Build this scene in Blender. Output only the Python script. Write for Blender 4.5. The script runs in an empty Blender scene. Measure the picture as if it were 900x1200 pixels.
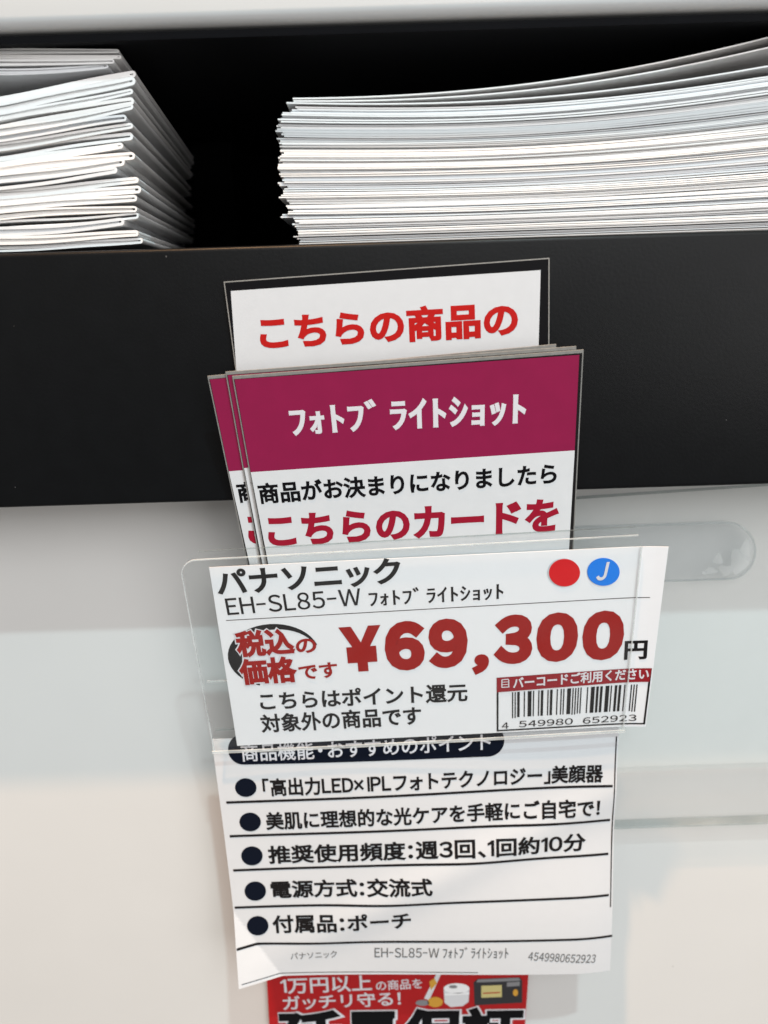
import bpy, bmesh, math, random
from mathutils import Vector, Matrix
random.seed(7)
C = bpy.context.scene
COL = C.collection
# ------------------------------------------------------------------ camera
EYE = Vector((0, 0, 1.2))
FPX = 901.0
cd = bpy.data.cameras.new('camera'); cam = bpy.data.objects.new('camera', cd); COL.objects.link(cam)
cam.location = EYE
RM = Matrix.Rotation(math.radians(90 - 16.6), 3, 'X') @ Matrix.Rotation(-0.031, 3, 'Z')
cam.rotation_euler = RM.to_euler()
cd.sensor_fit = 'VERTICAL'; cd.sensor_height = 36; cd.lens = FPX / 1200 * 36
cd.clip_start = 0.01; cd.clip_end = 50
cd.dof.use_dof = True; cd.dof.focus_distance = 0.262; cd.dof.aperture_fstop = 10
C.camera = cam
C.cycles.transparent_max_bounces = 40; C.cycles.max_bounces = 12
# ------------------------------------------------------------------ light
w = bpy.data.worlds.new('World'); C.world = w; w.use_nodes = True
bg = w.node_tree.nodes['Background']; bg.inputs[0].default_value = (1, .955, .90, 1); bg.inputs[1].default_value = 0.46
wn = w.node_tree; wt = wn.nodes.new('ShaderNodeTexCoord'); wx = wn.nodes.new('ShaderNodeSeparateXYZ'); wm = wn.nodes.new('ShaderNodeMapRange'); wc = wn.nodes.new('ShaderNodeMix'); wc.data_type = 'RGBA'
wm.inputs[1].default_value = -.55; wm.inputs[2].default_value = .15           # dim shop floor below, bright ceiling above
wc.inputs[6].default_value = (.72, .68, .64, 1); wc.inputs[7].default_value = (1, .97, .93, 1)
wn.links.new(wt.outputs['Generated'], wx.inputs[0]); wn.links.new(wx.outputs[2], wm.inputs[0]); wn.links.new(wm.outputs[0], wc.inputs[0]); wn.links.new(wc.outputs[2], bg.inputs[0])
def lamp(name, frm, at, sx, sy, power, col):
    d = bpy.data.lights.new(name, 'AREA'); d.shape = 'RECTANGLE'; d.size = sx; d.size_y = sy
    d.energy = power; d.color = col
    o = bpy.data.objects.new(name, d); COL.objects.link(o); o.location = frm
    o.rotation_euler = (Vector(at) - Vector(frm)).to_track_quat('-Z', 'Y').to_euler()
T0 = Vector((0, .28, 1.2 - .15))
lamp('shop_ceiling_panel', (.38, -1.12, 2.10), (0, .25, 1.15), 1.3, .95, 22.0, (.985, .99, 1))
lamp('aisle_light', (1.15, -1.15, 1.26), (0, .3, 1.2), .9, .8, 9.0, (1, .985, .97))
lamp('cool_downlight', T0 + 2.0 * Vector((.42, -1, 2.05)).normalized(), T0, .07, .025, 26, (.72, .96, 1))
lamp('warm_downlight', T0 + 2.2 * Vector((-.65, -1, 4.25)).normalized(), T0, .07, .016, 66.0, (1, .58, .30))
vs = C.view_settings; vs.view_transform = 'Standard'; vs.look = 'None'; vs.exposure = -0.06; vs.gamma = 1

# ------------------------------------------------------------------ materials
def mat(name, col, rough=.5, spec=.5, noise=0, nscale=200, coat=0, bump=0, bscale=400):
    m = bpy.data.materials.new(name); m.use_nodes = True
    nt = m.node_tree; b = nt.nodes['Principled BSDF']
    b.inputs['Base Color'].default_value = (*col, 1); b.inputs['Roughness'].default_value = rough
    b.inputs['Specular IOR Level'].default_value = spec
    b.inputs['Coat Weight'].default_value = coat; b.inputs['Coat Roughness'].default_value = .12
    tc = nt.nodes.new('ShaderNodeTexCoord')
    if noise:
        n = nt.nodes.new('ShaderNodeTexNoise'); n.inputs['Scale'].default_value = nscale; n.inputs['Detail'].default_value = 5
        nt.links.new(tc.outputs['Object'], n.inputs['Vector'])
        mx = nt.nodes.new('ShaderNodeMix'); mx.data_type = 'RGBA'
        mx.inputs[6].default_value = (*[c * (1 - noise) for c in col], 1); mx.inputs[7].default_value = (*[min(1, c * (1 + noise)) for c in col], 1)
        nt.links.new(n.outputs['Fac'], mx.inputs[0]); nt.links.new(mx.outputs[2], b.inputs['Base Color'])
    if bump:
        n = nt.nodes.new('ShaderNodeTexNoise'); n.inputs['Scale'].default_value = bscale; n.inputs['Detail'].default_value = 3
        nt.links.new(tc.outputs['Object'], n.inputs['Vector'])
        bp = nt.nodes.new('ShaderNodeBump'); bp.inputs['Strength'].default_value = bump; bp.inputs['Distance'].default_value = .001
        nt.links.new(n.outputs['Fac'], bp.inputs['Height']); nt.links.new(bp.outputs[0], b.inputs['Normal'])
    return m
def specks(m, col, scale, thr):
    """sparse dust specks mixed over the material's colour"""
    nt = m.node_tree; b = nt.nodes['Principled BSDF']
    tc = nt.nodes.new('ShaderNodeTexCoord'); v = nt.nodes.new('ShaderNodeTexVoronoi'); v.inputs['Scale'].default_value = scale
    nt.links.new(tc.outputs['Object'], v.inputs['Vector'])
    lt = nt.nodes.new('ShaderNodeMath'); lt.operation = 'LESS_THAN'; lt.inputs[1].default_value = thr
    nt.links.new(v.outputs['Distance'], lt.inputs[0])
    sp = nt.nodes.new('ShaderNodeSeparateColor'); nt.links.new(v.outputs['Color'], sp.inputs[0])
    g = nt.nodes.new('ShaderNodeMath'); g.operation = 'GREATER_THAN'; g.inputs[1].default_value = .72; nt.links.new(sp.outputs[0], g.inputs[0])
    mu = nt.nodes.new('ShaderNodeMath'); mu.operation = 'MULTIPLY'; nt.links.new(lt.outputs[0], mu.inputs[0]); nt.links.new(g.outputs[0], mu.inputs[1])
    mx = nt.nodes.new('ShaderNodeMix'); mx.data_type = 'RGBA'; nt.links.new(mu.outputs[0], mx.inputs[0])
    src = b.inputs['Base Color'].links[0].from_socket if b.inputs['Base Color'].links else None
    if src: nt.links.new(src, mx.inputs[6])
    else: mx.inputs[6].default_value = b.inputs['Base Color'].default_value
    mx.inputs[7].default_value = (*col, 1); nt.links.new(mx.outputs[2], b.inputs['Base Color'])
    return m
def clear(name, haze, gl_rough=.06, tint=(.96, .97, .97), gloss=1.0):
    m = bpy.data.materials.new(name); m.use_nodes = True; nt = m.node_tree; nt.nodes.clear()
    o = nt.nodes.new('ShaderNodeOutputMaterial'); t = nt.nodes.new('ShaderNodeBsdfTransparent'); t.inputs[0].default_value = (*tint, 1)
    d = nt.nodes.new('ShaderNodeBsdfDiffuse'); d.inputs[0].default_value = (.8, .82, .82, 1)
    g = nt.nodes.new('ShaderNodeBsdfGlossy'); g.inputs['Roughness'].default_value = gl_rough
    tc = nt.nodes.new('ShaderNodeTexCoord'); n = nt.nodes.new('ShaderNodeTexNoise'); n.inputs['Scale'].default_value = 60; n.inputs['Detail'].default_value = 6
    nt.links.new(tc.outputs['Object'], n.inputs['Vector'])
    mr = nt.nodes.new('ShaderNodeMapRange'); mr.inputs[1].default_value = .3; mr.inputs[2].default_value = .75; mr.inputs[3].default_value = haze * .5; mr.inputs[4].default_value = haze * 1.5
    nt.links.new(n.outputs['Fac'], mr.inputs[0])
    m1 = nt.nodes.new('ShaderNodeMixShader'); nt.links.new(mr.outputs[0], m1.inputs[0])
    nt.links.new(t.outputs[0], m1.inputs[1]); nt.links.new(d.outputs[0], m1.inputs[2])
    lw = nt.nodes.new('ShaderNodeLayerWeight'); lw.inputs[0].default_value = .5
    pw = nt.nodes.new('ShaderNodeMath'); pw.operation = 'POWER'; pw.inputs[1].default_value = 5; nt.links.new(lw.outputs['Facing'], pw.inputs[0])
    fm = nt.nodes.new('ShaderNodeMath'); fm.operation = 'MULTIPLY_ADD'; fm.inputs[1].default_value = .5 * gloss; fm.inputs[2].default_value = .035 * gloss; nt.links.new(pw.outputs[0], fm.inputs[0])
    m2 = nt.nodes.new('ShaderNodeMixShader'); nt.links.new(fm.outputs[0], m2.inputs[0]); nt.links.new(m1.outputs[0], m2.inputs[1]); nt.links.new(g.outputs[0], m2.inputs[2])
    nt.links.new(m2.outputs[0], o.inputs[0])
    return m
M = {}
M['panel'] = specks(mat('white_panel_paint', (.56, .555, .545), .38, .5, .03, 25, bump=.04, bscale=60), (.42, .41, .40), 55, .035)
M['black'] = specks(mat('black_melamine', (.0030, .0035, .0042), .38, .12, .25, 120, bump=.05, bscale=900), (.06, .06, .06), 140, .035)
M['cavity'] = specks(mat('black_cavity_board', (.0022, .0026, .0038), .8, .12, .3, 90), (.02, .02, .022), 160, .03)
M['upper'] = mat('white_shelf_edge', (.47, .48, .485), .35, .5, .03, 30)
M['paper'] = [mat('paper_' + n, c, .6, .3, .05, 350) for n, c in (('white', (.70, .70, .70)), ('cool', (.60, .615, .635)), ('warm', (.70, .688, .68)), ('grey', (.45, .455, .465)))]
M['card'] = mat('laminated_card_white', (.475, .49, .515), .32, .5, .03, 260, coat=.25, bump=.06, bscale=160)
M['product_card'] = mat('product_card_white', (.60, .61, .625), .34, .4, .04, 220, coat=.15, bump=.06, bscale=160)
M['price_paper'] = mat('price_paper', (.70, .705, .725), .45, .4, .02, 300, bump=.05, bscale=90)
M['sheet_paper'] = mat('sheet_paper', (.53, .54, .56), .45, .4, .02, 240, bump=.08, bscale=70)
M['edge'] = mat('laminate_edge', (.20, .195, .185), .4, .5, .25, 500)
M['black_ink'] = mat('black_ink', (.005, .005, .006), .4, .06)
M['soft_ink'] = mat('soft_black_ink', (.011, .010, .0105), .45, .06)
M['navy_ink'] = mat('navy_ink', (.004, .006, .013), .4, .06)
M['grey_ink'] = mat('grey_ink', (.09, .09, .09), .5, .4)
M['red_ink'] = mat('red_ink', (.34, .010, .009), .4, .06, .08, 300)
M['price_red'] = mat('price_red_ink', (.27, .007, .005), .42, .06, .06, 400)
M['maroon_ink'] = mat('maroon_ink', (.225, .0055, .050), .30, .3, .09, 130, coat=.15)
M['crimson_ink'] = mat('crimson_ink', (.28, .007, .024), .4, .15, .05, 300)
M['white_ink'] = mat('white_ink', (.60, .59, .62), .4, .4)
M['banner_ink'] = mat('dark_red_ink', (.24, .012, .018), .4, .15)
M['leaf_red'] = mat('leaflet_red', (.36, .010, .012), .4, .2, .1, 200)
M['sticker_red'] = mat('sticker_red', (.55, .005, .009), .3, .06)
M['sticker_blue'] = mat('sticker_blue', (.006, .17, .66), .3, .06)
M['yellow'] = mat('yellow_ink', (.55, .28, .03), .4); M['silver'] = mat('silver_ink', (.60, .61, .63), .4); M['pale'] = mat('pale_ink', (.76, .77, .78), .4)
M['oven'] = mat('oven_ink', (.02, .02, .024), .4); M['glow'] = mat('oven_window_ink', (.50, .44, .18), .4); M['midgrey'] = mat('mid_grey_ink', (.2, .2, .21), .4)
M['clear'] = clear('clear_acrylic', .007, .08, (.995, 1, 1), .5)
M['clear_plate'] = clear('clear_plate_acrylic', .02, .15, (.99, 1, 1), .5)
M['clear_strip'] = clear('clear_strip_plastic', .03, .25, (.95, .957, .962), .5)
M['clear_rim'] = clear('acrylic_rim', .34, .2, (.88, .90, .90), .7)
M['rim_dark'] = clear('acrylic_rim_dark', .06, .2, (.80, .83, .83), .4)  # rim plastic with a darker tint and less haze than the pale rim
M['bubble'] = clear('adhesive_bubble', .16, .3)

# ------------------------------------------------------------------ helpers
def ray(x, y): return RM @ Vector((x - 450, 600 - y, -FPX))
def hit(x, y, O, n):
    d = ray(x, y); return EYE + d * ((O - EYE).dot(n) / d.dot(n))
def atY(x, y, Y): return hit(x, y, Vector((0, Y, 0)), Vector((0, -1, 0)))
def tag(o, label=None, cat=None, group=None, kind=None):
    if label: o['label'] = label
    if cat: o['category'] = cat
    if group: o['group'] = group
    if kind: o['kind'] = kind
    return o
def empty(name, loc):
    o = bpy.data.objects.new(name, None); COL.objects.link(o); o.location = loc; o.empty_display_size = .01; return o
def mesh_obj(name, verts, faces, m, parent=None, origin=None, smooth=False):
    """verts are world positions; the object sits at origin (or at its parent's origin)"""
    base = parent.location if parent else (origin if origin is not None else Vector((0, 0, 0)))
    if parent and parent.parent: base = parent.parent.location + parent.location
    me = bpy.data.meshes.new(name); me.from_pydata([tuple(Vector(v) - base) for v in verts], [], faces)
    me.materials.append(m); me.update()
    if smooth:
        for p in me.polygons: p.use_smooth = True
    o = bpy.data.objects.new(name, me); COL.objects.link(o)
    if parent: o.parent = parent
    else: o.location = base
    return o
def box(name, lo, hi, m, parent=None, bevel=0, origin=None, segs=3, edges=None):
    bm = bmesh.new(); bmesh.ops.create_cube(bm, size=1)
    lo = Vector(lo); hi = Vector(hi)
    for v in bm.verts: v.co = Vector([(lo[i] + hi[i]) / 2 + v.co[i] * (hi[i] - lo[i]) for i in range(3)])
    if bevel:
        bmesh.ops.bevel(bm, geom=[e for e in bm.edges if edges is None or edges(e)], offset=bevel, segments=segs, affect='EDGES', profile=.5)
    vs_ = [v.co.copy() for v in bm.verts]; bm.verts.index_update(); fs = [[v.index for v in f.verts] for f in bm.faces]; bm.free()
    return mesh_obj(name, vs_, fs, m, parent, origin, smooth=False)

class Surf:
    """a sheet of card: plane through O, leaning by tilt (bottom away) and turned by yaw, with an optional bend along its normal"""
    def __init__(s, O, tilt, tl, tr, yaw=0, bend=None):
        t = math.radians(tilt); rz = Matrix.Rotation(math.radians(yaw), 3, 'Z')
        s.n = rz @ Vector((0, -math.cos(t), -math.sin(t))); s.P = Vector(O); s.bend = bend or (lambda u, v: 0)
        a = hit(*tl, s.P, s.n); b = hit(*tr, s.P, s.n)
        s.O = a; s.eu = (b - a).normalized(); s.ev = s.n.cross(s.eu).normalized()
        if s.ev.z < 0: s.ev = -s.ev
        s.w = (b - a).length
    def uv(s, x, y):
        q = hit(x, y, s.P, s.n) - s.O; return Vector((q.dot(s.eu), q.dot(s.ev)))
    def at(s, u, v, off=0): return s.O + s.eu * u + s.ev * v + s.n * (s.bend(u, v) + off)
L1, L2, L3, L4 = .00008, .00014, .00020, .00026
def quad_grid(s, corners, nu, nv, off):
    """corners tl,tr,br,bl in sheet coordinates -> a gridded patch"""
    tl, tr, br, bl = corners; V = []; Fc = []
    for j in range(nv + 1):
        for i in range(nu + 1):
            a = tl.lerp(tr, i / nu); b = bl.lerp(br, i / nu); q = a.lerp(b, j / nv); V.append(s.at(q.x, q.y, off))
    for j in range(nv):
        for i in range(nu):
            k = j * (nu + 1) + i; Fc.append((k, k + nu + 1, k + nu + 2, k + 1))
    return V, Fc
def sheet(name, s, corners, m, thick=.0003, nu=1, nv=1, parent=None, origin=None):
    V, Fc = quad_grid(s, corners, nu, nv, 0); B, _ = quad_grid(s, corners, nu, nv, -thick); n = len(V)
    F2 = Fc + [tuple(n + i for i in reversed(f)) for f in Fc]
    ring = [i for i in range(nu + 1)] + [j * (nu + 1) + nu for j in range(1, nv + 1)] + [nv * (nu + 1) + i for i in range(nu - 1, -1, -1)] + [j * (nu + 1) for j in range(nv - 1, 0, -1)]
    for a, b in zip(ring, ring[1:] + ring[:1]): F2.append((a, b, n + b, n + a))
    return mesh_obj(name, V + B, F2, m, parent, origin)
def patch(name, s, pix, m, parent, off=L1, nu=1, nv=1, local=False):
    V, Fc = quad_grid(s, [p if local else s.uv(*p) for p in pix], nu, nv, off)
    return mesh_obj(name, V, Fc, m, parent)
def bar(s, p0, p1, wid, off=L1, n=1):
    a = s.uv(*p0); b = s.uv(*p1); d = (b - a).normalized(); q = Vector((-d.y, d.x)) * wid / 2
    return quad_grid(s, [a + q, b + q, b - q, a - q], n, 1, off)
def merge(parts):
    V = []; Fc = []
    for v, f in parts:
        k = len(V); V += v; Fc += [tuple(i + k for i in g) for g in f]
    return V, Fc
def frame(name, s, corners, wid, m, parent, off=L1, seg=1):
    """a printed border of width wid inside four sheet-coordinate corners"""
    c = sum(corners, Vector((0, 0))) / 4; ws = wid if isinstance(wid, (tuple, list)) else (wid,) * 4  # top,right,bottom,left
    tl, tr, br, bl = corners; ux = (tr - tl).normalized(); uy = (tl - bl).normalized()
    i = [tl + ux * ws[3] - uy * ws[0], tr - ux * ws[1] - uy * ws[0], br - ux * ws[1] + uy * ws[2], bl + ux * ws[3] + uy * ws[2]]
    P = []
    for a, b, c_, d in ((tl, tr, i[1], i[0]), (tr, br, i[2], i[1]), (br, bl, i[3], i[2]), (bl, tl, i[0], i[3])):
        if (a - d).length > 1e-6 or (b - c_).length > 1e-6: P.append(quad_grid(s, [a, b, c_, d], seg, 1, off))
    return mesh_obj(name, *merge(P), m, parent)
def ellipse(name, s, cx, cy, rx, ry, m, parent, off=L1, n=40, thick=0):
    c = s.uv(cx, cy); a = s.uv(cx + rx, cy) - c; b = s.uv(cx, cy - ry) - c
    P = [c + a * math.cos(2 * math.pi * k / n) + b * math.sin(2 * math.pi * k / n) for k in range(n)]
    V = [s.at(p.x, p.y, off + thick) for p in P]; Fc = [tuple(range(n))]
    if thick:
        V += [s.at(p.x, p.y, off - thick * .2) for p in P]; Fc += [(k, (k + 1) % n, n + (k + 1) % n, n + k) for k in range(n)]
    return mesh_obj(name, V, Fc, m, parent)
def poly(s, pts, off=L1):
    V = []
    for x, y in pts:
        q = s.uv(x, y); V.append(s.at(q.x, q.y, off))
    return V, [tuple(range(len(V)))]
_gc = {}
def glyph(ch, bold):
    """one character as a flat mesh; bold fattens every stroke by that many em with a rounded bevel"""
    k = (ch, bold)
    if k in _gc: return _gc[k]
    if ch in '\uff29\uff11':                      # plain strokes without serifs
        b = bold; r = [(.20 - b, -b), (.28 + b, -b), (.28 + b, .735 + b), (.20 - b, .735 + b)]
        V = [Vector((x, y, 0)) for x, y in r]; Fc = [(0, 1, 2, 3)]
        if ch == '\uff11':
            V[3].x += .0; V += [Vector((.20 - b, .60 - b, 0)), Vector((.05 - b, .53 - b, 0)), Vector((.05 - b, .60 + b, 0)), Vector((.20 - b, .70 + b, 0))]; Fc.append((4, 7, 6, 5))
        _gc[k] = (V, Fc); return _gc[k]
    cu = bpy.data.curves.new('glyph', 'FONT'); cu.body = ch; cu.size = 1; cu.fill_mode = 'FRONT'; cu.resolution_u = 4
    if bold: cu.bevel_depth = bold; cu.bevel_resolution = 0
    o = bpy.data.objects.new('glyph', cu); COL.objects.link(o)
    bpy.context.view_layer.update()
    me = o.evaluated_get(bpy.context.evaluated_depsgraph_get()).to_mesh()
    V = [v.co.copy() for v in me.vertices]
    Fc = [tuple(p.vertices) for p in me.polygons if not bold or max(V[i].z for i in p.vertices) > bold * .05]
    for v in V: v.z = max(0, v.z / bold) if bold else 0
    bpy.data.objects.remove(o); bpy.data.curves.remove(cu)
    used = sorted({i for f in Fc for i in f}); mp = {j: i for i, j in enumerate(used)}
    _gc[k] = ([V[i] for i in used], [tuple(mp[i] for i in f) for f in Fc]); return _gc[k]
_tc = {}
NARROW = {'\uff1a': .42, '\u3001': .46, '\u300c': .46, '\u300d': .46, '\u30fb': .62, '\uff01': .4}
def glyphs(txt, bold, shear=0, wide=.11):
    k = (txt, bold, shear, wide)
    if k in _tc: return _tc[k]
    V = []; Fc = []; pen = 0
    for ch in txt:
        if ch == ' ': pen += .22; continue
        if '!' <= ch <= '~': ch = '\uffe5' if ch == '\\' else chr(ord(ch) + 0xFEE0)
        if ch == '\u00a5': ch = '\uffe5'
        gv, gf = glyph(ch, bold); x0 = min(v.x for v in gv) + bold; x1 = max(v.x for v in gv) - bold
        sx = .55 if ch == '\uff0d' else 1
        if ch in NARROW: adv = NARROW[ch]; dx = pen + (adv - (x1 - x0)) / 2 - x0
        elif '\uff01' <= ch <= '\uff5e' or ch in '\uffe5\u00d7': adv = (x1 - x0) * sx + wide; dx = pen + wide / 2 - x0 * sx
        elif '\uff61' <= ch <= '\uff9f': adv = .34 if ch in '\uff9e\uff9f' else .5; dx = pen
        elif ch in '\u3041\u3043\u3063\u30c3\u30a9\u30e7': adv = .86; dx = pen - .07
        else: adv = 1.0; dx = pen
        if ch == '\u00d7': gv, gf = glyph(ch, bold * .3); gv = [Vector((v.x, .355 + (v.y - .355) * 1.3, v.z)) for v in gv]; sx = 1.3; dx -= .08; adv += .2
        n = len(V); V += [Vector((v.x * sx + dx + shear * v.y, v.y, v.z)) for v in gv]; Fc += [tuple(i + n for i in f) for f in gf]; pen += adv
    x0 = min(v.x for v in V); x1 = max(v.x for v in V); y0 = min(v.y for v in V); y1 = max(v.y for v in V)
    _tc[k] = ([Vector(((v.x - x0) / (x1 - x0), (v.y - y0) / (y1 - y0), v.z)) for v in V], Fc, (x1 - x0), (y1 - y0)); return _tc[k]
def text(name, s, txt, p0, p1, h, m, parent, bold=0, off=L2, shear=0, ref=None, wide=.11):
    """lettering whose ink runs from p0 to p1 along its bottom and is h tall; ref keeps a halo concentric with that weight"""
    V, Fc, W, H = glyphs(txt, bold, shear, wide)
    a = s.uv(*p0); b = s.uv(*p1); e = b - a; L = e.length; d = e / L; q = Vector((-d.y, d.x))
    hh = (s.uv(p0[0], p0[1] - h) - a).length
    if ref is not None:
        k = (bold - ref); sx = L / (W - 2 * k); sy = hh / (H - 2 * k)
        a = a - d * (k * sx) - q * (k * sy); L = L + 2 * k * sx; hh = hh + 2 * k * sy
    P = []
    for v in V:
        g = a + d * (v.x * L) + q * (v.y * hh); P.append(s.at(g.x, g.y, off + v.z * .000008))
    return mesh_obj(name, P, Fc, m, parent)

# ------------------------------------------------------------------ setting: panel, upper shelf, leaflet tray
zl_t = atY(450, 283, .25).z; zl_b = atY(450, 582, .25).z
tag(box('wall', (-.45, .28, .55), (.45, .292, zl_b + .01), M['panel']), kind='structure')
def smooth_bevel(o):
    for p in o.data.polygons: p.use_smooth = True
    o.data.set_sharp_from_angle(angle=math.radians(35)) if hasattr(o.data, 'set_sharp_from_angle') else None
z_u = atY(450, 18, .25).z
us = empty('upper_shelf', (0, .25, z_u)); tag(us, 'white upper shelf board with rounded lower front edge above the black compartment', 'shelf')
smooth_bevel(box('shelf_board', (-.45, .2525, z_u), (.45, .49, z_u + .03), M['upper'], us, .0035, segs=5))
box('shelf_underside', (-.45, .2555, z_u - .0028), (.45, .489, z_u + .0002 - .001), M['cavity'], us)
tr = empty('leaflet_tray', (0, .25, zl_b)); tag(tr, 'matt black open tray with a tall front lip holding two stacks of leaflets', 'tray')
smooth_bevel(box('front_lip', (-.45, .25, zl_b), (.45, .258, zl_t), M['black'], tr, .0014, segs=4))
box('tray_floor', (-.45, .2582, zl_t - .012), (.45, .472, zl_t - .006), M['cavity'], tr)
box('tray_base', (-.45, .2582, zl_b + .001), (.45, .278, zl_b + .006), M['black'], tr)
box('back_board', (-.45, .473, zl_t - .012), (.45, .487, z_u - .0032), M['cavity'], tr)
xd = atY(228, 200, .43).x
box('divider', (xd, .425, zl_t - .0058), (xd + .02, .4725, atY(228, 126, .43).z), M['cavity'], tr, .0006, segs=2)

# ------------------------------------------------------------------ leaflets
def ribbon(line, t):
    """line: (x, z) centreline -> upper and lower offset points"""
    up = []; dn = []
    for i, p in enumerate(line):
        a = Vector(line[max(i - 1, 0)]); b = Vector(line[min(i + 1, len(line) - 1)]); d = (b - a).normalized(); n = Vector((-d.y, d.x))
        p = Vector(p); up.append(p + n * t / 2); dn.append(p - n * t / 2)
    return up, dn
def extrude(lines, t, Y0, depth, skew):
    parts = []
    for line in lines:
        up, dn = ribbon(line, t); n = len(up); V = []
        for (Y, sk) in ((Y0, 0), (Y0 + depth, depth * skew)):
            V += [Vector((p.x + sk, Y, p.y)) for p in up] + [Vector((p.x + sk, Y, p.y)) for p in dn]
        Fc = []; o = 2 * n
        for i in range(n - 1):
            Fc += [(i, n + i, n + i + 1, i + 1), (o + i, o + i + 1, o + n + i + 1, o + n + i), (i, i + 1, o + i + 1, o + i), (n + i, o + n + i, o + n + i + 1, n + i + 1)]
        Fc += [(0, o, o + n, n), (n - 1, 2 * n - 1, o + 2 * n - 1, o + n - 1)]
        parts.append((V, Fc))
    return merge(parts)
def leaflet(name, lines, t, Y0, depth, skew, m, label, group, inner=None):
    V, Fc = extrude(lines, t, Y0, depth, skew)
    if inner: V, Fc = merge([(V, Fc), extrude(inner[0], inner[1], inner[2], depth - .004, skew)])
    o = mesh_obj(name, V, Fc, m, origin=Vector((lines[0][0][0], Y0, lines[0][0][1])))
    tag(o, label, 'leaflet', group); return o
def loop(cl, h0, h1, t, n=20):
    """folded leaf: cl(s) centreline point for s 0..1 (1 = fold), opening h0 at the far end, h1 at the fold"""
    pts = []
    for i in range(n + 1):
        s_ = i / n; p = cl(s_); pts.append((p[0], p[1] - (h0 + (h1 - h0) * s_ ** 1.5) / 2))
    e = cl(1.0)
    for k in range(1, 6):
        a = -math.pi / 2 + math.pi * k / 6; pts.append((e[0] + .9 * h1 / 2 * math.cos(a), e[1] + h1 / 2 * math.sin(a)))
    for i in range(n, -1, -1):
        s_ = i / n; p = cl(s_); pts.append((p[0], p[1] + (h0 + (h1 - h0) * s_ ** 1.5) / 2))
    return pts
YL = .2598; PX = YL / FPX * 1.02
LG = 'folded leaflets in the left stack'; RG = 'leaflets in the right stack'
left = [(138, 60, 60), (140, 66.5, 67), (132, 72, 74), (124, 77, 84)]           # (fold x, y at the fold, y at the picture's left edge)
xs = [156, 156, 154, 154, 154, 147, 152, 152, 139, 154, 144, 135, 160, 160, 157, 158, 160, 143, 160, 164]
for i, x in enumerate(xs):
    yr = 86 + i * (284 - 86) / (len(xs) - 1) + random.uniform(-.5, .5); left.append((x + random.uniform(-1.5, 1.5), yr, 119 + (yr - 87) * (288 - 119) / 195))
for i, (fx, yr, yl) in enumerate(left):
    step = 6.2 if i < 4 else 10.3
    bow = random.uniform(-1.5, 2.0); tip = random.choice((0, 0, 1.5, -2.2, 2.4, -1.2))
    def cl(s_, fx=fx, yr=yr, yl=yl, bow=bow, i=i, tip=tip):
        x = -70 + (fx + 70) * s_; y = yl + (yr - yl) * ((x / max(fx, 1)) if x > 0 else x / fx * .6) + bow * math.sin(math.pi * s_) + (2.5 * math.sin(s_ * 9 + i) * .25) + tip * s_ ** 7
        if i < 4: y = yl + (yr - yl) * max(x, 0) / fx * (x / fx if x > 0 else 0) + .02 * min(x, 0)
        p = atY(x, y, YL); return (p.x, p.z)
    hh = step * PX * random.uniform(.92, 1.05); t = hh * random.uniform(.20, .31)
    lines = [loop(cl, hh * random.uniform(.66, .76), hh * random.uniform(.30, .50), t)]
    core = [] if i in (7, 11, 15, 20) else [[cl(k / 20 * .985) for k in range(21)]]
    inner = (core, hh * random.uniform(.24, .40), YL + random.uniform(.0002, .0011))      # the pages inside, set back a little from the cover's edge
    lab = 'white folded leaflet in the left stack, one of many with their folds to the right'
    if i == 0: lab = 'topmost white folded leaflet of the left stack, lying flat above a dark gap'
    if i == len(left) - 1: lab = 'lowest visible folded leaflet of the left stack, just above the black lip'
    leaflet('leaflet', lines, t, YL + random.uniform(-.0008, .0008), .158 + random.uniform(-.003, .003), -.118, M['paper'][(0, 2, 0, 1, 2, 0)[i % 6]], lab, LG, inner)
YR = .2615; PXR = YR / FPX * 1.02
N = 44
for i in range(N):
    f = 1 - i / (N - 1)                                   # 1 = top
    y0 = 126 + (287 - 126) * (i / (N - 1)) + random.uniform(-.7, .7)
    xl = 328 + random.uniform(-4, 5) + (0 if f > .45 else (0.45 - f) * 45) + (random.random() < .12) * 7 - (7 if .20 < f < .24 else 0) + (14 * f if f > .96 else 0)
    wav = random.uniform(-.5, .5)
    def cr(s_, y0=y0, f=f, xl=xl, wav=wav, i=i):
        x = xl + (980 - xl) * s_; q = (x - 330) / 570
        y = y0 - .0325 * (x - 330) + 9.5 * math.sin(math.pi * min(q, 1)) * f ** .8 - 17 * f ** 1.3 * max(q, 0) ** 2.6 + wav * math.sin(q * 7 + i)
        p = atY(x, y, YR); return (p.x, p.z)
    t = random.uniform(.00034, .00050); g = random.uniform(.40, .60) * 3.75 * PXR
    A = [(p[0], p[1] + g * .5) for p in (cr(k / 26) for k in range(27))]
    dl = random.uniform(-.0008, .0012)
    B = [(p[0] + dl * (1 - k / 26), p[1] - g * .5) for k, p in ((k, cr(k / 26)) for k in range(27))]
    lab = 'thin white leaflet in the right stack, one of many pressed under the curled top sheets'
    if i == N - 1: lab = 'lowest visible white leaflet of the right stack, resting just behind the black lip'
    leaflet('leaflet', [A, B], t, YR + random.uniform(-.0008, .0008), .15, -.02, M['paper'][(0, 1, 2, 0, 3, 1, 0, 1, 2, 3, 0)[(i * 5 + i // 3) % 11]], lab, RG)
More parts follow.
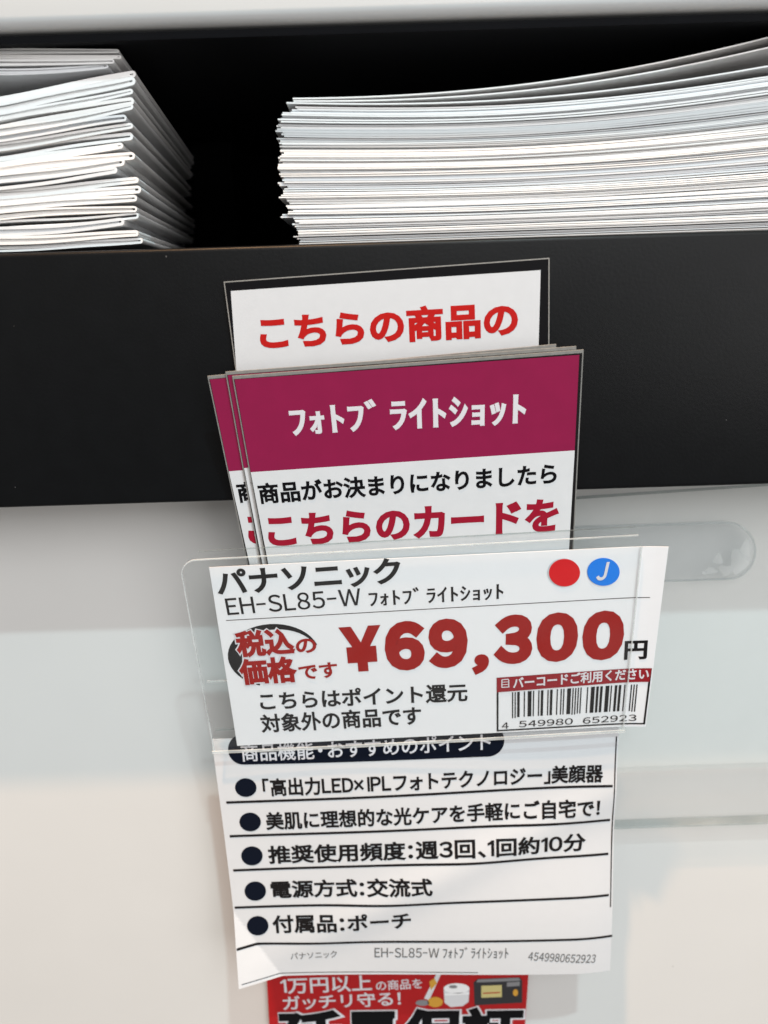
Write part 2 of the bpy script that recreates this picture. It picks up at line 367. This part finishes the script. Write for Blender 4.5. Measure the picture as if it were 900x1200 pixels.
for i, (xl, ya, yb, lab) in enumerate(((343, 115.5, 44, 'topmost leaflet of the right stack, its right half curling up highest'),
                                      (344, 118.5, 56, 'second leaflet from the top of the right stack, curling up under the topmost'),
                                      (336, 121.0, 78, 'third leaflet from the top of the right stack, curling up least, above a dark gap'))):
    def ct(s_, xl=xl, ya=ya, yb=yb, i=i):
        x = xl + (980 - xl) * s_; q = max((x - 330) / 570, 0)
        base = ya - .0325 * (x - 330); lift = (ya - .0325 * 570 - yb)
        y = base - lift * (q ** 2.1) + 9 * math.sin(math.pi * min(q, 1)) * (.55 + .28 * i)
        p = atY(x, y, YR); return (p.x, p.z)
    leaflet('leaflet', [[ct(k / 30) for k in range(31)]], .0004, YR - .0004 * i, .15, -.02, M['paper'][(2, 2, 0)[i]], lab, RG)

# ------------------------------------------------------------------ clear plastic behind the cards
def slab(name, pix, Y0, Y1, m, parent):
    F_ = [atY(x, y, Y0) for x, y in pix]; B = [Vector((p.x, Y1, p.z)) for p in F_]; n = len(F_)
    return mesh_obj(name, F_ + B, [tuple(range(n)), tuple(range(2 * n - 1, n - 1, -1))] + [(k, (k + 1) % n, n + (k + 1) % n, n + k) for k in range(n)], m, parent)
pl = empty('acrylic_plate', atY(760, 960, .279)); tag(pl, 'wide clear acrylic plate against the white panel to the right of the cards', 'acrylic plate')
slab('plate_face', [(640, 588), (990, 566), (990, 896), (640, 908)], .2766, .2782, M['clear_plate'], pl)
slab('folded_rail', [(640, 908.5), (990, 896.5), (990, 960), (640, 972)], .2752, .2788, M['clear_strip'], pl)
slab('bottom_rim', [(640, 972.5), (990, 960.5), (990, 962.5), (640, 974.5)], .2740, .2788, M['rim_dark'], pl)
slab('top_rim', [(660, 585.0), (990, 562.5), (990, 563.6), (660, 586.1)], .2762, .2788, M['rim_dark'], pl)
tb = empty('clear_tab', atY(780, 680, .275)); tag(tb, 'clear plastic tab with a rounded right end stuck beneath the black lip', 'plastic tab')
cx, cy, rr = 852, 645.5, 34
def stad(g):
    pts = [(640, cy - rr + 7 - g), (cx - 4, cy - rr - g)]
    pts += [(cx + (rr + g) * math.sin(a), cy - (rr + g) * math.cos(a)) for a in [math.pi * k / 14 for k in range(1, 14)]]
    return pts + [(cx - 4, cy + rr + g), (640, cy + rr + 7 + g)]
slab('tab_body', stad(0), .2744, .2760, M['clear_strip'], tb)
V = []; a = stad(.4); b = stad(-2.4); n = len(a)
V = [atY(x, y, .2742) for x, y in a] + [atY(x, y, .2740) for x, y in b]
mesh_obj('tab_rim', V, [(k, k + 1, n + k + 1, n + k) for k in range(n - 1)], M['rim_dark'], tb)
V = []; Fc = []
for (bx, by, rx, ry) in ((866, 658, 11, 14), (842, 655, 5, 7), (833, 669, 7, 4), (851, 668, 9, 6), (826, 671, 4, 2.5), (874, 645, 6, 12)):
    k = len(V); m_ = 14
    ph = random.random() * 6
    for j in range(m_):
        aa = 2 * math.pi * j / m_; q = 1 + .22 * math.sin(3 * aa + ph); V.append(atY(bx + rx * q * math.cos(aa), by + ry * q * math.sin(aa), .27432))
    Fc.append(tuple(range(k, k + m_)))
mesh_obj('adhesive_bubbles', V, Fc, M['bubble'], tb)

# ------------------------------------------------------------------ red leaflet at the bottom
S = Surf((0, .2775, 1.05), 0, (312, 1136), (620, 1134))
w_, h_ = S.w, .066
cor = [Vector((0, .004)), Vector((w_, .004)), Vector((w_, -h_)), Vector((0, -h_))]
R_ = sheet('promotion_leaflet', S, cor, M['leaf_red'], .0004, origin=S.at(w_ / 2, -h_))
tag(R_, 'red promotion leaflet with white lettering and appliance pictures below the bullet sheet', 'leaflet')
text('lettering', S, '1万円以上', (330, 1165), (436, 1161), 19, M['white_ink'], R_, .018)
text('lettering', S, 'の商品を', (441, 1161), (495, 1158), 12, M['white_ink'], R_, .012)
text('lettering', S, 'ガッチリ守る!', (332, 1184), (470, 1178), 17, M['white_ink'], R_, .016)
text('headline_outline', S, '延長保証', (326, 1243), (612, 1239), 60, M['white_ink'], R_, .075, L2, ref=.045)
text('headline_lettering', S, '延長保証', (326, 1243), (612, 1239), 60, M['black_ink'], R_, .045, L3)
P = [poly(S, [(512, 1140), (517, 1141), (503, 1172), (497, 1170)], L1), poly(S, [(488, 1172), (506, 1166), (509, 1172), (490, 1179)], L1), poly(S, [(503, 1150), (509, 1146), (512, 1152), (505, 1160)], L2)]
vc = mesh_obj('vacuum_picture', *P[0], M['silver'], R_); mesh_obj('wand_picture', *P[2], M['yellow'], R_)
ellipse('vacuum_body_picture', S, 510, 1174, 9, 6, M['yellow'], R_, L2); ellipse('vacuum_nozzle_picture', S, 495, 1175, 8, 3.5, M['midgrey'], R_, L2)
mesh_obj('rice_cooker_picture', *poly(S, [(520, 1160), (550, 1158), (549, 1174), (542, 1179), (528, 1180), (521, 1175)], L1), M['silver'], R_)
ellipse('cooker_lid_picture', S, 535, 1158, 15, 6, M['pale'], R_, L2); ellipse('cooker_vent_picture', S, 531, 1156, 5, 2, M['midgrey'], R_, L3)
mesh_obj('oven_picture', *poly(S, [(555, 1151), (560, 1147), (609, 1145), (612, 1149), (612, 1175), (556, 1178)], L1), M['oven'], R_)
mesh_obj('oven_window_picture', *poly(S, [(564, 1155), (588, 1154), (588, 1168), (564, 1169)], L2), M['glow'], R_)
mesh_obj('oven_top_picture', *poly(S, [(560, 1147.5), (608, 1145.5), (610, 1149), (558, 1151)], L2), M['midgrey'], R_)
mesh_obj('oven_rack_picture', *merge([poly(S, [(566, 1163), (586, 1162), (586, 1163.2), (566, 1164.2)], L3)]), M['leaf_red'], R_)
mesh_obj('oven_panel_picture', *poly(S, [(594, 1151), (609, 1150), (609, 1155), (594, 1156)], L2), M['midgrey'], R_)
mesh_obj('cooker_band_picture', *poly(S, [(521, 1164), (550, 1162.5), (549.8, 1165), (521, 1166.5)], L2), M['pale'], R_)
ellipse('oven_knob_picture', S, 604, 1163, 3, 4, M['yellow'], R_, L2)

# ------------------------------------------------------------------ bullet point sheet
def bend_sheet(u, v):
    W = .1567
    d = .0006 * math.sin(v * 62 + 1.2) * (.3 + u / W) + .0005 * math.sin(u * 40 + v * 30)
    k = max(0, u / W - .9); d += -.0012 * k * 10 * max(0, min(1, (-v - .02) / .09)) * k * 10
    d += .0011 * math.exp(-((v + .062 - (u - .10) * .5) / .010) ** 2) * (1 if u > .05 else u / .05)      # soft slanting crease
    # folded lower left corner, turned up towards the viewer past a slanting crease
    q = (u - A0.x) * NC.x + (v - A0.y) * NC.y
    if q > 0: d += q * .42
    return d
A0 = Vector((0, 0)); NC = Vector((0, 0))
S = Surf((0, .2628, 1.2 - .125), -2, (246, 866), (727, 844), bend=bend_sheet)
ca = S.uv(271, 1066); cb = S.uv(329, 1141); dd = (cb - ca).normalized(); A0 = ca; NC = Vector((dd.y, -dd.x))
if NC.dot(S.uv(280, 1148) - ca) < 0: NC = -NC
cor = [S.uv(248, 866), S.uv(725, 844), S.uv(716, 1140), S.uv(283, 1144)]
B_ = sheet('bullet_sheet', S, cor, M['sheet_paper'], .00018, 130, 110, origin=S.at(.078, -.11))
tag(B_, 'white bullet point sheet of product features with a folded lower left corner', 'paper sheet')
# pill heading
V = []; n = 70
for k in range(n + 1):
    x = 267.5 + (591 - 267.5) * (.5 - .5 * math.cos(math.pi * k / n)); c_ = 877.5 - (x - 268) * .031; R0 = 18.5
    e = min(x - 267.5, 591 - x); hh = R0 if e > R0 else R0 * math.sqrt(max(0, 1 - ((R0 - e) / R0) ** 2))
    for t in (-1, 0, 1): q = S.uv(x, c_ + hh * t); V.append(S.at(q.x, q.y, .00018))
mesh_obj('heading_pill', V, [(3 * k + j, 3 * k + j + 1, 3 * k + 4 + j, 3 * k + 3 + j) for k in range(n) for j in (0, 1)], M['navy_ink'], B_)
text('heading_lettering', S, '商品機能・おすすめのポイント', (284, 892), (575, 879), 21, M['white_ink'], B_, .014, .00026)
def rule(p0, p1, wid=.0011): 
    v, f = bar(S, p0, p1, wid, .00016, 60); mesh_obj('rule_line', v, f, M['soft_ink'], B_)
for a, b in (((265, 941), (718, 921)), ((269, 981), (716, 963)), ((273, 1021), (714, 1003)), ((275, 1064), (714, 1050)), ((279, 1106), (718, 1098))): rule(a, b)
for x, y in ((288, 923), (293, 964), (295, 1004), (299, 1045), (302, 1085)):
    ellipse('bullet_dot', S, x, y, 12.6, 11.2, M['navy_ink'], B_, .00016)
for t_, a, b, h in (('「高出力LED×IPLフォトテクノロジー」美顔器', (309, 934), (707, 917.5), 22), ('美肌に理想的な光ケアを手軽にご自宅で!', (312, 974), (703, 958), 22),
                    ('推奨使用頻度:週3回、1回約10分', (315, 1014), (687, 999), 22), ('電源方式:交流式', (318, 1054), (507, 1047), 21), ('付属品:ポーチ', (320, 1094), (482, 1087), 21)):
    text('lettering', S, t_, a, b, h, M['soft_ink'], B_, .029, .00016)
text('footer_lettering', S, 'パナソニック', (341, 1124), (395, 1122), 8.5, M['grey_ink'], B_, .002, .00016)
text('footer_lettering', S, 'EH-SL85-W ﾌｫﾄﾌﾞ ﾗｲﾄｼｮｯﾄ', (439, 1122.5), (595, 1121), 14, M['grey_ink'], B_, .004, .00016)
text('footer_lettering', S, '4549980652923', (618, 1123), (697, 1128), 10, M['grey_ink'], B_, .004, .00016)
V = []
for dx in (0, 1.6):
    for y in (862, 896, 930, 964, 998, 1031, 1064): q = S.uv(724.6 - (y - 844) * .0304 - 1.4 - dx * .8, y); V.append(S.at(q.x, q.y, .00016))
mesh_obj('printed_margin', V, [(k, k + 1, k + 8, k + 7) for k in range(6)], M['soft_ink'], B_)
v, f = bar(S, (286, 1140.3), (560, 1138.5), .0003, .00016, 60); mesh_obj('printed_margin', v, f, M['soft_ink'], B_)

# ------------------------------------------------------------------ cards above the price card
S = Surf((0, .2492, 1.2 - zl_b * 0 - .0), 0.6, (262, 330), (644, 302))
S = Surf((0, .2488, zl_b + .02), 0.8, (262, 330), (644, 302))
cor = [Vector((0, 0)), Vector((S.w, 0)), S.uv(634, 590), S.uv(283, 600)]
cor[2].x = S.w - .0006; cor[3].x = .0006
K = sheet('notice_card', S, cor, M['edge'], .0004, origin=S.at(S.w / 2, cor[3].y))
tag(K, 'white notice card with a black border and red heading standing behind the maroon cards', 'card')
i_ = .00035
q = [cor[0] + Vector((i_, -i_)), cor[1] + Vector((-i_, -i_)), cor[2] + Vector((-i_, i_)), cor[3] + Vector((i_, i_))]
patch('black_border', S, q, M['black_ink'], K, L1, local=True)
patch('white_field', S, [S.uv(270.5, 341), S.uv(633.5, 316.5), S.uv(626, 590), S.uv(289, 600)], M['card'], K, L2, local=True)
text('heading_lettering', S, 'こちらの商品の', (306, 411), (607, 394), 42, M['red_ink'], K, .042, L3)

S = Surf((0, .2455, 1.2 - .0695), 10, (272, 441), (684, 410), yaw=0)
h_ = .094; W = S.w
cor = [Vector((0, 0)), Vector((W, 0)), Vector((W - .0006, -h_)), Vector((.0012, -h_))]
mc = sheet('product_card', S, cor, M['edge'], .0006, origin=S.at(W / 2, -h_))
CG = 'maroon topped cards in the clear holder'
tag(mc, 'front maroon topped card with white lettering and red text below, in the clear holder', 'card', CG)
q = [cor[0] + Vector((.0004, -.0009)), cor[1] + Vector((-.0004, -.0009)), cor[2] + Vector((-.0004, .0004)), cor[3] + Vector((.0004, .0004))]
patch('dark_margin', S, q, M['soft_ink'], mc, L1, local=True)
vb = S.uv(480, 541).y
bl = Vector((.0009, vb + .0004)); br = Vector((W - .0015, vb - .0002))
patch('maroon_field', S, [Vector((.0006, -.0010)), Vector((W - .0013, -.0014)), br, bl], M['maroon_ink'], mc, L2, local=True)
patch('white_field', S, [bl - Vector((0, 0)), br, Vector((W - .0024, -h_ + .001)), Vector((.0024, -h_ + .001))], M['product_card'], mc, L2, local=True)
text('title_lettering', S, 'ﾌｫﾄﾌﾞ', (342, 511), (443, 504), 37, M['white_ink'], mc, .026, L3)
text('title_lettering', S, 'ﾗｲﾄｼｮｯﾄ', (458, 505), (616, 497), 37, M['white_ink'], mc, .026, L3)
text('lettering', S, '商品がお決まりになりましたら', (305, 591), (652, 567), 25, M['black_ink'], mc, .032, L3)
text('red_lettering', S, 'こちらのカードを', (316, 641), (654, 622), 38, M['crimson_ink'], mc, .044, L3)
def copy_card(tl, tr_, back, label):
    n = S.n; P0 = S.P - n * back
    a = hit(*tl, P0, n); b = hit(*tr_, P0, n); eu = (b - a).normalized()
    ang = S.eu.cross(eu).dot(S.n); ang = math.asin(max(-1, min(1, ang)))
    Rm = Matrix.Rotation(ang, 4, S.n)
    r = mc.copy(); COL.objects.link(r)
    off = mc.location - S.O
    r.matrix_world = Matrix.Translation(a + Rm.to_3x3() @ off) @ Rm
    r['label'] = label
    for ch in list(mc.children):
        c = ch.copy(); COL.objects.link(c); c.parent = r
    return r
copy_card((264, 436), (668, 406.5), .0009, 'second maroon topped card, almost wholly hidden behind the front maroon card')
copy_card((243, 441), (652, 403.5), .0018, 'rear maroon topped card sticking out to the left of the front maroon card')

# ------------------------------------------------------------------ clear price card holder
Hp = (0, .2462, atY(480, 650, .2462).z)
H = Surf(Hp, 8, (213, 655), (750, 627))
hd = empty('price_card_holder', H.at(H.w / 2, -.078)); tag(hd, 'clear acrylic price card holder with rounded upper left corner around the white price card', 'card holder')
def outline(g=0, top=0):
    pts = [(213 + g, 672)]
    pts += [(230 - 17 * math.cos(a) + g * .7, 672 + top - 16 * math.sin(a) + g * .7) for a in [math.pi / 2 * k / 5 for k in range(1, 6)]]
    return pts + [(748 - g, 627 + g + top), (752 - g, 640), (730 - g * .6, 857 - g), (251 + g, 880 - g)]
def plate(name, pts, off, thick, m):
    F_ = []; 
    for x, y in pts: q = H.uv(x, y); F_.append(H.at(q.x, q.y, off))
    B = [p - H.n * thick for p in F_]; n = len(F_)
    return mesh_obj(name, F_ + B, [tuple(range(n)), tuple(range(2 * n - 1, n - 1, -1))] + [(k, (k + 1) % n, n + (k + 1) % n, n + k) for k in range(n)], m, hd)
plate('front_plate', outline(0), .0002, .0005, M['clear'])
bpts = [(x, y - 7) if y < 700 and x > 220 else (x + 1, y) for x, y in outline(1)]
plate('back_plate', bpts, -.0016, .0006, M['clear'])
def rim(name, pts, wid, off, m, closed=False):
    V = []; Q = [H.uv(*p) for p in pts]; n = len(Q)
    for i in range(n):
        a = Q[max(i - 1, 0)]; b = Q[min(i + 1, n - 1)]; d = (b - a).normalized(); p = Vector((-d.y, d.x)) * wid / 2
        V += [H.at(*(Q[i] + p), off), H.at(*(Q[i] - p), off), H.at(*(Q[i] - p), off - .0005), H.at(*(Q[i] + p), off - .0005)]
    Fc = []
    for i in range(n - 1):
        k = 4 * i
        for e in range(4): Fc.append((k + e, k + (e + 1) % 4, k + 4 + (e + 1) % 4, k + 4 + e))
    Fc += [(0, 1, 2, 3), (4 * n - 4, 4 * n - 1, 4 * n - 2, 4 * n - 3)]
    return mesh_obj(name, V, Fc, m, hd)
o_ = outline(0)
rim('left_rim', [o_[-1]] + o_[:6], .0004, .00035, M['clear_rim'])
rim('top_rim', o_[5:7], .0004, .00035, M['clear_rim'])
rim('right_rim', o_[7:9], .0004, .00035, M['clear_rim'])
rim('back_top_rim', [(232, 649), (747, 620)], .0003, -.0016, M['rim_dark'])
rim('bottom_fold', [(249, 881), (400, 874.5), (560, 866), (732, 856)], .0011, .0006, M['clear_rim'])
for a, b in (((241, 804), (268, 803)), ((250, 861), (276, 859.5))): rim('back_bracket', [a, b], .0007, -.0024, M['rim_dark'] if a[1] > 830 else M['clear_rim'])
# hook that ties the holder to the panel, behind the cards
qa = H.at(*H.uv(420, 790), -.0024); qb = H.at(*H.uv(560, 840), -.0024)
box('rear_arm', (qa.x, .2625, qb.z), (qb.x, .2795, qb.z + .002), M['clear'], hd)

# ------------------------------------------------------------------ price card
PS = Surf((0, .2462 + .0008, Hp[2]), 8, (245, 665), (782, 640), bend=lambda u, v: .0016 * max(0, (u - .142) / .0165) ** 2 * (1 + v * 4))
S = PS
cor = [S.uv(245, 665), S.uv(782, 639), S.uv(756, 850), S.uv(278, 874)]
pc = sheet('price_card', S, cor, M['price_paper'], .00025, 40, 8, origin=S.at(.079, -.078))
tag(pc, 'white price card with large red price and barcode in the clear holder', 'price card')
text('maker_lettering', S, 'パナソニック', (256, 699), (471, 684), 31, M['soft_ink'], pc, .030)
text('model_lettering', S, 'EH-SL85-W', (267, 721), (424, 709), 20, M['soft_ink'], pc, .008)
text('model_lettering', S, 'ﾌｫﾄﾌﾞ ﾗｲﾄｼｮｯﾄ', (433, 711), (590, 702), 20, M['soft_ink'], pc, .014)
v, f = bar(S, (265, 727), (761, 699), .00028, L1, 30); mesh_obj('rule_line', v, f, M['soft_ink'], pc)
# brush circle stamp
n = 28; O_ = []; I_ = []
for k in range(n + 1):
    a = math.radians(255 - 205 * k / n - 0) if False else math.radians(-118 - 232 * k / n + 10)
    th = 2 + 16 * max(0, math.sin(math.pi * min(1, (k / n) ** .8))) * (1 if k < n * .62 else .55)
    O_.append((321 + 54 * math.cos(a), 768 - 37 * math.sin(a))); I_.append((321 + (54 - th) * math.cos(a), 768 - (37 - th * .8) * math.sin(a)))
V = []
for p in O_ + I_: q = S.uv(*p); V.append(S.at(q.x, q.y, L1))
mesh_obj('brush_circle', V, [(k, k + 1, n + 2 + k, n + 1 + k) for k in range(n)], M['soft_ink'], pc)
for t_, a, b, h in (('税込', (279, 771), (347, 767), 32), ('価格', (283, 803), (350, 799), 31)):
    text('stamp_outline', S, t_, a, b, h, M['white_ink'], pc, .10, L2, ref=.045)
    text('stamp_lettering', S, t_, a, b, h, M['price_red'], pc, .045, L3)
text('stamp_lettering', S, 'の', (348, 766), (372, 764), 17, M['price_red'], pc, .030, L3)
text('stamp_lettering', S, 'です', (352, 797), (397, 793), 18, M['price_red'], pc, .028, L3)
for t_, a, b, h in (('¥', (402, 788), (450, 785), 53), ('6', (453, 787), (500, 784), 58), ('9', (503, 784), (549, 781), 58), (',', (553, 791), (573, 790), 24), ('3', (578, 779), (623, 777), 58), ('0', (628, 777), (676, 774), 58), ('0', (681, 775), (729, 772), 58)):
    text('price_lettering', S, t_, a, b, h, M['price_red'], pc, .068 if t_ != '¥' else .06, L2)
text('yen_lettering', S, '円', (731, 773), (757, 771), 22, M['soft_ink'], pc, .03, L2)
bx = [(582, 794), (763, 781), (755, 847), (582, 857)]
frame('barcode_frame', S, [S.uv(*p) for p in bx], .0007, M['soft_ink'], pc, L2, 12)
patch('red_banner', S, [(582, 794), (762.5, 781), (760, 797), (582, 811)], M['banner_ink'], pc, L3, 20)
text('banner_lettering', S, 'バーコードご利用ください', (601, 807), (759, 794.5), 13.5, M['white_ink'], pc, .028, L4)
v, f = merge([bar(S, (588, 796), (596, 795.5), .0004, L4), bar(S, (588, 799), (596, 798.5), .0003, L4), bar(S, (588, 802), (596, 801.5), .0003, L4), bar(S, (588, 805), (597, 804.5), .0004, L4), bar(S, (588, 796), (588, 805), .0004, L4), bar(S, (596, 796), (596, 805), .0004, L4)])
mesh_obj('banner_icon', v, f, M['white_ink'], pc)
Lc = ['0001101', '0011001', '0010011', '0111101', '0100011', '0110001', '0101111', '0111011', '0110111', '0001011']
num = '4549980652923'; par = 'LGLLGG'
bits = '101' + ''.join(Lc[int(c)] if p == 'L' else ''.join('1' if x == '0' else '0' for x in Lc[int(c)])[::-1] for c, p in zip(num[1:7], par)) + '01010' + ''.join(''.join('1' if x == '0' else '0' for x in Lc[int(c)]) for c in num[7:]) + '101'
tl, tr_, br, bl = S.uv(600, 811), S.uv(747, 801), S.uv(744, 832), S.uv(600, 840.5)
P = []; k = 0
while k < 95:
    if bits[k] == '1':
        e = k
        while e < 95 and bits[e] == '1': e += 1
        a, b = k / 95, (e - .12) / 95; g = k < 3 or k > 91 or 45 <= k < 50; g = 1.03 if g else 1
        P.append(quad_grid(S, [tl.lerp(tr_, a), tl.lerp(tr_, b), tl.lerp(tr_, b).lerp(bl.lerp(br, b), g), tl.lerp(tr_, a).lerp(bl.lerp(br, a), g)], 1, 1, L2)); k = e
    else: k += 1
mesh_obj('barcode', *merge(P), M['soft_ink'], pc)
for t_, a, b in (('4', (588, 854), (596, 853.5)), ('549980', (608, 852), (671, 848.5)), ('652923', (683, 848), (745, 843.5))):
    text('barcode_digits', S, t_, a, b, 7.4, M['soft_ink'], pc, .006, L3)
text('lettering', S, 'こちらはポイント還元', (306, 833), (548, 822), 22, M['soft_ink'], pc, .026)
text('lettering', S, '対象外の商品です', (307, 859), (494, 849), 22, M['soft_ink'], pc, .026)
ellipse('sticker_backing', S, 660.4, 671, 19.0, 17.0, M['card'], pc, L1, thick=.00005)
ellipse('red_sticker', S, 661.4, 671, 18.2, 16.2, M['sticker_red'], pc, L2, thick=.0001)
st = ellipse('blue_sticker', S, 707, 670, 19.0, 16.4, M['sticker_blue'], pc, L2, thick=.0001)
text('sticker_letter', S, 'J', (698, 680), (713, 679), 21, M['white_ink'], pc, .03, L4 + .0001, shear=.2)
bpy.context.view_layer.update()
